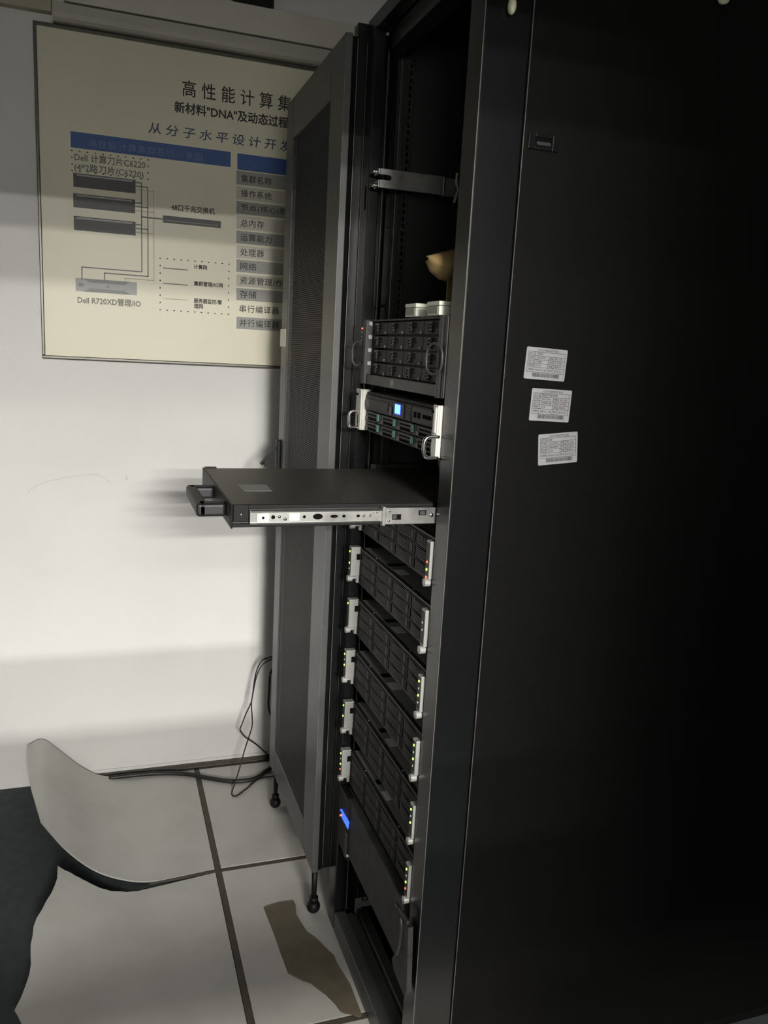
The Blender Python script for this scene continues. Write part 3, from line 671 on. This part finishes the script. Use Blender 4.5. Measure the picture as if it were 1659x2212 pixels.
# ears
e = MB(); e.box(.0, .034, w - .044, w - .026, -.001, h + .001, .003); e.box(.004, .03, w - .024, w, -.001, h + .001, .002); eo = e.build('ear', M_GREYP, hp)
e = MB(); e.box(.004, .03, .0, .012, -.001, h + .001, .002)
cc = []
for k in range(13):
    t = math.pi * k / 12; cc.append((.014 - .014 * math.sin(t), .024 - .011 * math.cos(t), -.001))
e.prism(cc + [(.034, .035, -.001), (.034, .013, -.001)], (0, 0, h + .002)); e2_ = e.build('ear', M_GREYP, hp)
for (y, par, cx, rx, ry) in ((.030, e2_, -.004, .006, .021), (w - .010, eo, -.006, .010, .006)):
    lp = []
    for k in range(28):
        t = 2 * math.pi * k / 28; z = h * .47 + .026 * math.copysign(abs(math.sin(t)) ** .7, math.sin(t)); lp.append((cx + rx * math.cos(t), y - ry * math.cos(t), z))
    MB().tube(lp, .0024, 8, closed=True).build('handle', M_GREYP, par, smooth=True)
for i, c in enumerate(('r', 'w', 'w', 'w')):
    MB().ball((.002, w - .012, h - .018 - i * .0085), .0022, (.8, 1, 1)).build('indicator_light', {'r': M_LR, 'w': M_LW}[c], eo, smooth=True)
rh = (h - .024) / 4; cwid = (w - .080) / 4; proto = None
for r in range(4):
    for c in range(4):
        y0 = .036 + c * cwid; z0 = .022 + r * rh
        if proto is None:
            ww, hh = cwid - .0012, rh - .0038
            proto = MB().box(0, .012, 0, ww, 0, hh, .0008).build('drive_carrier', M_BEZEL, hp)
            g = MB(); yc = ww * .60
            # rounded finger grip, hollowed, with the two bars of its latch
            arc = []
            for k in range(11):
                t = -math.pi / 2 + math.pi * k / 10; arc.append((0, yc + .004 + .013 * math.cos(t), hh * .5 + hh * .40 * math.sin(t)))
            g.prism([(-.0008, p[1], p[2]) for p in arc] + [(-.0008, yc - .004, hh * .9), (-.0008, yc - .004, hh * .1)], (.0007, 0, 0))
            g.build('grip_hollow', M_VOID, proto)
            g = MB()
            for k in range(3):
                z = hh * (.24 + .24 * k); g.hexa([(-.004, yc - .004, z + .002), (-.002, yc + .011, z), (0, yc + .011, z), (0, yc - .004, z + .002), (-.004, yc - .004, z + .0048), (-.002, yc + .011, z + .0028), (0, yc + .011, z + .0028), (0, yc - .004, z + .0048)])
            g.tube([(-.0025, yc - .004, hh * .1), (-.0040, yc - .004, hh * .5), (-.0025, yc - .004, hh * .9)], .0013, 6)
            g.build('grip', M_GREYP, proto)
            g = MB()
            for k in range(3):
                z = hh * (.48 + .15 * k); g.box(-.0004, .0004, yc - .026 + k * .001, yc - .012 + k * .001, z, z + .0016)
            g.build('vent', M_VOID, proto)
            MB().ball((-.0008, .012, hh * .14), .0034, (.6, 1, 1)).build('button', M_BTN, proto, smooth=True)
            proto.location = (.016, y0, z0)
        else:
            q = copy_tree(proto, hp); q.location = (.016, y0, z0)
tb = MB()
for r in range(4): tb.box(.006, .014, w - .0485, w - .0445, .022 + (r + 1) * rh - .010, .022 + (r + 1) * rh - .0015, .0006)
tb.build('ejector_tab', M_EAR, hp)

# two small white boxes on top of it
def white_box(y0, label):
    o = thing('white_box', label, 'box', (.5365, y0, hz1 + .0012), 'small white plastic boxes')
    MB().box(0, .075, 0, .056, 0, .0155, .0015).build('base', M_WPLAS, o)
    MB().box(-.0006, .0756, -.0006, .0566, .0162, .0235, .0015).build('lid', M_WPLAS, o)
    MB().box(-.0008, .0002, .006, .050, .003, .0145).build('label_field', M_WLAB, o)
    return o
white_box(1.302, 'small white plastic box on the disk enclosure, the one beside the near rack post')
white_box(1.412, 'small white plastic box on the disk enclosure, the one farther from the near post')

# ------------------------------------------------------------------ server with pale ears and a lit screen
wx, wy0, wy1, wz0, wz1 = .5315, 1.2655, 1.7410, 1.2945, 1.3838
ws = thing('pale_eared_server', 'dusty server with pale metal ears, chrome handles and a small lit screen', 'server', (wx, wy0, wz0))
w = wy1 - wy0; h = wz1 - wz0
MB().box(.030, .60, .03, w - .03, .001, h - .006, .002).build('chassis', M_DUST, ws)
MB().box(.012, .05, .026, w - .042, h - .010, h - .004, .002).build('top_lip', M_DUST, ws)
# upper fascia
fa = MB().box(.010, .03, .026, w - .042, h * .52, h - .010, .0015).build('upper_fascia', M_BEZEL, ws)
u0 = w - .042
MB().box(.0085, .0101, u0 - .150, u0 - .020, h * .60, h * .80, .0005).build('disc_drive', M_BEZ2, fa)
MB().box(.008, .0101, u0 - .030, u0 - .006, h * .60, h * .78, .0005).build('badge', M_GREYP, fa)
MB().box(.008, .0101, u0 - .176, u0 - .160, h * .56, h * .74, .0005).build('badge', M_GREYP, fa)
MB().box(.0072, .0101, u0 - .242, u0 - .188, h * .545, h * .86, .001).build('screen_bezel', M_DARK, fa)
sr = MB().box(.0066, .0073, u0 - .232, u0 - .198, h * .60, h * .84).build('screen_rim', M_LCDF, fa)
MB().box(.0060, .0067, u0 - .230, u0 - .201, h * .625, h * .82).build('screen', M_LCD, fa, 'lit cyan display')
bt_ = MB()
for k in range(5): bt_.box(.008, .0101, u0 - .282, u0 - .266, h * .55 + k * .006, h * .55 + k * .006 + .0035, .0004)
bt_.build('button', M_BEZ2, fa)
pp = MB(); pp.box(.0082, .0101, u0 - .392, u0 - .290, h * .55, h * .86, .0008); po = pp.build('port_panel', M_BEZ2, fa)
MB().box(.0076, .0084, u0 - .312, u0 - .300, h * .64, h * .76).box(.0076, .0084, u0 - .332, u0 - .320, h * .64, h * .76).box(.0076, .0084, u0 - .385, u0 - .345, h * .66, h * .74).build('socket', M_VOID, po)
# drive bays
cwid = (w - .068) / 4; rh = h * .50 / 2; proto = None
for r in range(2):
    for c in range(4):
        y0 = .025 + c * cwid; z0 = .001 + r * rh
        if proto is None:
            ww, hh = cwid - .002, rh - .0018
            proto = MB().box(.004, .016, 0, ww, 0, hh, .0008).build('drive_carrier', M_BEZ2, ws)
            MB().box(.0034, .0042, .016, ww - .014, .003, hh * .42).build('grip_hollow', M_VOID, proto)
            v_ = MB()
            for k in range(8): v_.box(.0034, .0042, .026 + k * .008, .031 + k * .008, hh * .62, hh * .76)
            v_.build('vent', M_VOID, proto)
            MB().box(.001, .0042, .012, .022, hh * .25, hh * .95, .0008).build('release_latch', M_TEAL, proto, 'teal latch')
            MB().box(.0026, .0042, ww - .014, ww - .001, .0015, hh * .5, .0005).build('bay_label', M_GREYP, proto)
            proto.location = (.008, y0, z0)
        else:
            q = copy_tree(proto, ws); q.location = (.008, y0, z0)
for yy, nearside in ((0.0, True), (w - .036, False)):
    e = MB()
    if nearside:
        e.box(.0, .004, .0, .022, .0, h, .0015); e.box(.004, .030, .0, .003, .0, h, .001); e.box(-.004, .0, .001, .010, h * .46, h * .97, .003)
    else:
        e.box(.0, .004, yy, yy + .036, .0, h, .0015); e.box(.004, .022, yy - .001, yy + .003, .0, h, .001)
    eo = e.build('ear', M_WEAR, ws)
    yc = yy + (.006 if nearside else .018); dz = -.004 if nearside else 0; k_ = 1.25 if nearside else 1
    hd = [(.001, yc, .004 + dz), (-.012 * k_, yc, .004 + dz), (-.019 * k_, yc, .010 + dz), (-.019 * k_, yc, .033 + dz), (-.012 * k_, yc, .040 + dz), (.001, yc, .040 + dz)]
    if nearside: hd = [(p[0] + .004, p[1] - .004, p[2]) for p in hd]; hd[0] = (.006, yc - .004, hd[0][2]); hd[-1] = (.006, yc - .004, hd[-1][2])
    MB().tube(curve(hd, 5), .0036, 10).build('handle', M_CHROME, eo, 'chrome handle', smooth=True)
    hl_ = MB(); hl_.tube([(-.0045, yy + (.0155 if nearside else .022), h - .012), (.002, yy + (.0155 if nearside else .022), h - .012)], .0028, 12)
    if not nearside: hl_.box(-.0005, .001, yc - .004, yc + .0, .012, .034); hl_.tube([(-.0005, yc - .004, .008), (.002, yc - .004, .008)], .0024, 12)
    hl_.build('screw_hole', M_VOID, eo)
# thin wires at its corners
tag(MB().tube(curve([at(784, 820, X=.553), at(786, 832, X=.548), at(788, 845, X=.553), at(789, 852, X=.568)]), .0014, 6).build('thin_wire', M_WIRE, smooth=True), 'thin grey wire between the disk enclosure and the pale far ear', 'wire')
for k, (dx, lb) in enumerate(((0, 'thin grey wire below the near chrome handle, the left one of two'), (5, 'thin grey wire below the near chrome handle, the right one of two'))):
    tag(MB().tube(curve([at(946 + dx * .5, 985, X=.553), at(949 + dx * .5, 1005, X=.553), at(951 + dx * .4, 1030, X=.553), at(951 + dx * .3, 1062, X=.568)]), .0011, 6).build('thin_wire', M_WIRE, smooth=True), lb, 'wire', 'thin grey wires')

# ------------------------------------------------------------------ pulled-out console drawer
kd = thing('console_drawer', 'flat black console drawer pulled far out of the rack', 'drawer', (.190, 1.280, 1.1755))
x1 = .86; dy0, dy1 = .0, .404; dz0, dz1 = .0, .037
MB().box(.003, x1, .010, dy1 - .008, .002, dz1, .0015).build('body', M_KVM, kd)
MB().box(.0, x1, .004, .0098, .0305, dz1, .001).box(.0, x1, .004, .0098, .0, .006, .001).build('side_flange', M_BEZEL, kd)
MB().box(.0, .003, -.0005, dy1, -.001, dz1 + .0005, .0008).build('front_plate', M_BEZEL, kd)
MB().box(.004, .028, dy1 - .0075, dy1, .0, dz1 + .002, .001).build('end_block', M_BEZEL, kd)
eb = MB().box(.0035, .029, -.0005, .0035, .010, dz1 + .001, .0012).build('end_block', M_BEZEL, kd)
MB().ball((.0165, -.0006, .022), .0024, (1, .5, 1)).build('screw', M_CHROME, eb, smooth=True)
MB().box(-.0008, .0002, .022, .034, .020, .030, .0006).box(-.0008, .0002, .010, .020, .006, .014, .0004).build('front_knob', M_BEZ2, kd)
# grip handle: a rounded U of thick bar
gh = MB(); zc = .019
def barseg(a, b, t=.008, hz=.011): gh.box(a[0], b[0], a[1], b[1], zc - hz, zc + hz, .0045, 3)
gh.box(-.048, -.029, .060, .245, zc - .013, zc + .010, .0055, 3)
gh.box(-.046, .001, .060, .088, zc - .013, zc + .010, .0055, 3)
gh.box(-.046, .001, .217, .245, zc - .013, zc + .010, .0055, 3)
gh.build('grip_handle', M_RUBBER, kd, 'thick black bow handle')
p = [at(x, y, Z=1.1755 + dz1) for x, y in ((513, 1047), (574, 1047), (588, 1061), (528, 1061))]
Kd = kd.location
mk = MB(Kd); mk.prism([Vector((q.x, q.y, 1.1755 + dz1)) for q in p], (0, 0, .0004)); mk.build('sticker', M_STICKD, kd, 'grey sticker on the drawer lid')
# slide rails on the near side: inner and middle members
sl = MB(); sl.box(.030, .256, -.0035, .0035, .0065, .0290, .0004); so = sl.build('slide_rail', M_STEEL, kd, 'bright zinc slide rail')
MB().box(.031, .255, -.0062, -.0034, .0262, .0292, .0008).box(.031, .255, -.0062, -.0034, .0062, .0092, .0008).build('rail_rib', M_CHROME, so)
hd = MB()
def disc(mb, x, z, r, y=-.0039, sx=1.0):
    mb.prism([(x + sx * r * math.cos(2 * math.pi * k / 16), y, z + r * math.sin(2 * math.pi * k / 16)) for k in range(16)], (0, .0006, 0))
for x, r, sx in ((.068, .0033, 1), (.110, .0026, 1), (.120, .0026, 1), (.143, .0050, 1.7), (.171, .0026, 2.6), (.188, .0026, 1.2), (.213, .0026, 1.2)): disc(hd, x, .0178, r, sx=sx)
hd.build('rail_hole', M_VOID, so)
pl = MB(); pl.box(.041, .061, -.0068, -.0034, .011, .0245, .0008); pl.box(.094, .112, -.0060, -.0034, .0115, .024, .0008); pl.build('plastic_clip', M_WPLAS, so)
hd = MB(); disc(hd, .051, .0175, .0022, -.0072); hd.build('clip_hole', M_VOID, so)
rv = MB(); rv.ball((.078, -.0038, .0185), .0028, (1, .6, 1)); rv.ball((.088, -.0038, .0145), .003, (1, .6, 1)); rv.ball((.222, -.0038, .0185), .0028, (1, .6, 1)); rv.ball((.234, -.0038, .0185), .0024, (1, .6, 1)); rv.box(.240, .248, -.0044, -.003, .0225, .0240)
rv.build('rivet', M_CHROME, so, smooth=True)
ms = MB(); ms.box(.258, .60, -.0095, -.0045, .0035, .0320, .0008); ms.box(.2545, .2600, -.0115, .003, .0015, .0345, .0012); mo = ms.build('outer_slide', M_STEEL, kd, 'wider dull zinc slide member')
hd = MB(); hd.box(.272, .288, -.0102, -.0094, .0115, .0210); hd.box(.320, .334, -.0102, -.0094, .0185, .0275); hd.build('rail_hole', M_VOID, mo)
MB().box(.322, .332, -.0106, -.0100, .0195, .0262, .0003).box(.273, .280, -.0106, -.0100, .0125, .0200, .0003).build('latch_tongue', M_GREYP, mo)
rv = MB(); rv.ball((.266, -.0096, .0265), .0022, (1, .5, 1)); rv.ball((.266, -.0096, .0095), .0022, (1, .5, 1)); rv.ball((.344, -.0096, .0185), .0040, (1, .4, 1)); rv.ball((.366, -.0096, .0185), .0012); rv.box(.372, .378, -.0100, -.0094, .0178, .0186); rv.build('rivet', M_CHROME, mo, smooth=True)
# tray it slides in
tr = thing('drawer_tray', 'dark metal tray in the rack that the console drawer slides into', 'tray', (.568, 1.262, 1.1700))
MB().box(.0, .5, .006, .462, .0, .0035, .0005).box(.0, .5, .458, .462, .004, .046, .0005).build('tray_body', M_DARK, tr)
mp = lambda u, v: (u, .4575, v)
perf('perforated_edge', .09, .33, .036, .042, .0125, .006, .0035, .0016, mp, M_GREYP, tr, stagger=False)

# ------------------------------------------------------------------ power unit at the bottom
ux, uy0, uz0, uz1 = .5275, 1.2655, .273, .415
up = thing('power_unit', 'black bottom unit with a textured front and a small blue screen', 'power unit', (ux, uy0, uz0))
h = uz1 - uz0; w = .476
MB().box(.028, .62, .01, w - .01, .001, h - .002, .002).build('chassis', M_DARK, up)
MB().box(.012, .030, .034, w - .062, .0, h - .001, .003).build('front_cover', M_FRONT, up)
cl_ = MB().box(.009, .030, .388, .480, -.012, h - .002, .004).build('screen_column', M_BEZEL, up)
MB().box(.004, .010, .392, .408, -.004, .062, .003).build('column_grip', M_BEZ2, cl_)
U0 = up.location
def uq(name, pts, m, X, d, par, label=None):
    return MB(U0).prism([at(x, y, X=X) for x, y in pts], (d, 0, 0)).build(name, m, par, label)
uq('screen', ((737, 1748), (753, 1776), (751, 1791), (738, 1766)), M_LCDB, .5347, .0018, up, 'lit blue display')
p = at(737, 1750, X=.5335); MB(U0).ball(p, .0028).build('indicator_light', M_LCDB, up, smooth=True)
p = at(736, 1761, X=.5335); MB(U0).ball(p, .0026).build('indicator_light', M_LR, up, smooth=True)
uq('side_cheek', ((866, 1985), (882, 2004), (878, 2142), (873, 2152), (858, 2116), (850, 2094), (846, 2072), (851, 2062), (860, 2052)), M_FRONT, .5235, .01, up)
gp = curve([at(x, y, X=.5215) for x, y in ((861, 1958), (866, 1985), (867, 2010), (864, 2040), (858, 2062))], 6)
MB(U0).tube(gp, .0045, 10).build('grip', M_RUBBER, up, smooth=True)
gp = curve([at(x, y, X=.5215) for x, y in ((856, 1955), (872, 1978), (882, 1994))], 6)
MB(U0).tube(gp, .0045, 10).build('grip', M_RUBBER, up, smooth=True)
MB().ball((.010, w - .085, .004), .004).build('cover_screw', M_EAR, up, smooth=True)
# shelf that carries it
rb_('shelf', (RX + .045, RX + .7, 1.270, 1.740, uz0 - .005, uz0 - .001), m=M_DARK, bev=0)
for z in (hz0_, wz0):
    rb_('shelf', (RX + .045, RX + .6, 1.268, 1.740, z - .004, z - .0005), m=M_DARK, bev=0)
for z in ZT:
    rb_('support_rail', (RX + .045, RX + .6, 1.268, 1.295, z - SH - .003, z - SH), (RX + .045, RX + .6, 1.715, 1.740, z - SH - .003, z - SH), m=M_DARK, bev=0)
rb_('support_rail', (RX + .03, RX + .6, 1.2650, 1.2655, 1.174, 1.212), m=M_DARK, bev=0)

# ------------------------------------------------------------------ bracket arm in the empty upper bay
yb2 = 1.714; ks = yb2 / 1.74
ba = thing('rail_bracket', 'zinc rail bracket with a forked end in the empty upper bay', 'bracket', at(822, 405, Y=yb2))
B0 = ba.location
zt_, zb_ = 1.47 + .378 * ks, 1.47 + .340 * ks; xa, xb = .562 * ks, .709 * ks; zm = (zt_ + zb_) / 2 + .002
out = [(xa, zb_), (xb, zb_), (xb, zt_), (xa, zt_), (xa, zm + .0055)]
for k in range(9):
    t = math.pi / 2 - math.pi * k / 8; out.append((xa + .020 + .0055 * math.cos(t), zm + .0055 * math.sin(t)))
out.append((xa, zm - .0055))
MB(B0).prism([(x, yb2, z) for x, z in out], (0, .003, 0)).build('arm', M_STEEL, ba)
MB(B0).box(xb - .007, .83, yb2 + .003, yb2 + .006, zb_ - .001, zt_ - .001, .0004).build('rear_arm', M_STEEL, ba)
MB(B0).box(xa + .038, xa + .098, yb2 - .0012, yb2 + .0005, zm - .006, zm - .001, .0005).box(xa + .034, xa + .039, yb2 - .0012, yb2 + .0005, zm - .006, zm + .005, .0005).build('pressed_rib', M_STEEL, ba)
MB(B0).box(xb - .0005, xb + .0015, yb2 - .001, yb2 + .003, zb_, zt_, .0003).build('end_edge', M_CHROME, ba)
MB(B0).box(xa - .004, xa - .0005, yb2, yb2 + .03, zm + .006, zt_, .0005).box(xa - .004, xa - .0005, yb2, yb2 + .03, zb_, zm - .006, .0005).build('mounting_tab', M_STEEL, ba)
for z in (zt_ - .006, zb_ + .004):
    MB(B0).tube([(xa - .0035, yb2 + .008, z), (xa - .009, yb2 + .008, z)], .0045, 12).ball((xa - .011, yb2 + .008, z), .0042, (.8, 1, 1)).build('bolt', M_CHROME, ba, smooth=True)
ck = [at(988, 375, Y=yb2 - .01), at(986, 395, Y=yb2 - .015), at(990, 410, Y=yb2 - .012), at(985, 425, Y=yb2 - .015), at(981, 438, Y=yb2 - .012)]
MB(B0).tube(curve(ck), .003, 7).build('clip', M_PALE, ba, smooth=True)

# ------------------------------------------------------------------ cardboard inside
yc_ = 1.345
topc = [at(x, y, Y=yc_) for x, y in ((921, 556), (938, 551), (955, 547), (985, 541), (1010, 540))]
bot = [at(x, y, Y=yc_ + .01) for x, y in ((922, 563), (930, 584), (948, 600), (962, 604), (982, 592))]
bm = bmesh.new(); rowsv = []
for j in range(9):
    t = j / 8; row = []
    for i in range(len(topc)):
        p = topc[i].lerp(bot[i], t); p = p + Vector((0, -.035 * math.sin(math.pi * t) * (.3 + .2 * i), 0)); row.append(bm.verts.new(p))
    rowsv.append(row)
for j in range(8):
    for i in range(4): bm.faces.new((rowsv[j][i], rowsv[j][i + 1], rowsv[j + 1][i + 1], rowsv[j + 1][i]))
org = Vector((topc[2].x, yc_, hz1))
for v in bm.verts: v.co -= org
me = bpy.data.meshes.new('cardboard_flap'); bm.to_mesh(me); bm.free(); me.materials.append(M_CARD)
for p in me.polygons: p.use_smooth = True
fo = bpy.data.objects.new('flap', me); C.objects.link(fo)
md = fo.modifiers.new('s', 'SOLIDIFY'); md.thickness = .003
cb = thing('cardboard_sleeve', 'brown cardboard sleeve with a curled flap, behind the white boxes', 'cardboard', org)
fo.parent = cb
q0 = at(967, 604, Y=yc_ + .02)
MB(org).box(q0.x, q0.x + .10, yc_ + .018, yc_ + .022, hz1 + .002, at(967, 575, Y=yc_ + .02).z, .0005).build('upright', M_CARD, cb)

# ------------------------------------------------------------------ pale ends hanging over the side panel at the top
a = at(1105, 14, Y=RY0 - .008)
tag(MB().tube([(a.x, RY0 - .007, a.z + .05), (a.x, RY0 - .007, a.z + .006)], .003, 8).ball((a.x, RY0 - .0095, a.z), .009, (.7, .9, 1.3)).build('cord_end', M_PALE, smooth=True), 'pale knotted cord end hanging at the top of the near post', 'cord')
a = at(1562, 0, Y=RY0 - .008)
tag(MB().tube([(a.x, RY0 - .007, a.z + .05), (a.x, RY0 - .007, a.z + .003)], .003, 8).ball((a.x, RY0 - .0095, a.z), .009, (1.1, .9, .8)).build('cord_end', M_PALE, smooth=True), 'pale cord end at the top edge of the side panel, upper right corner', 'cord')
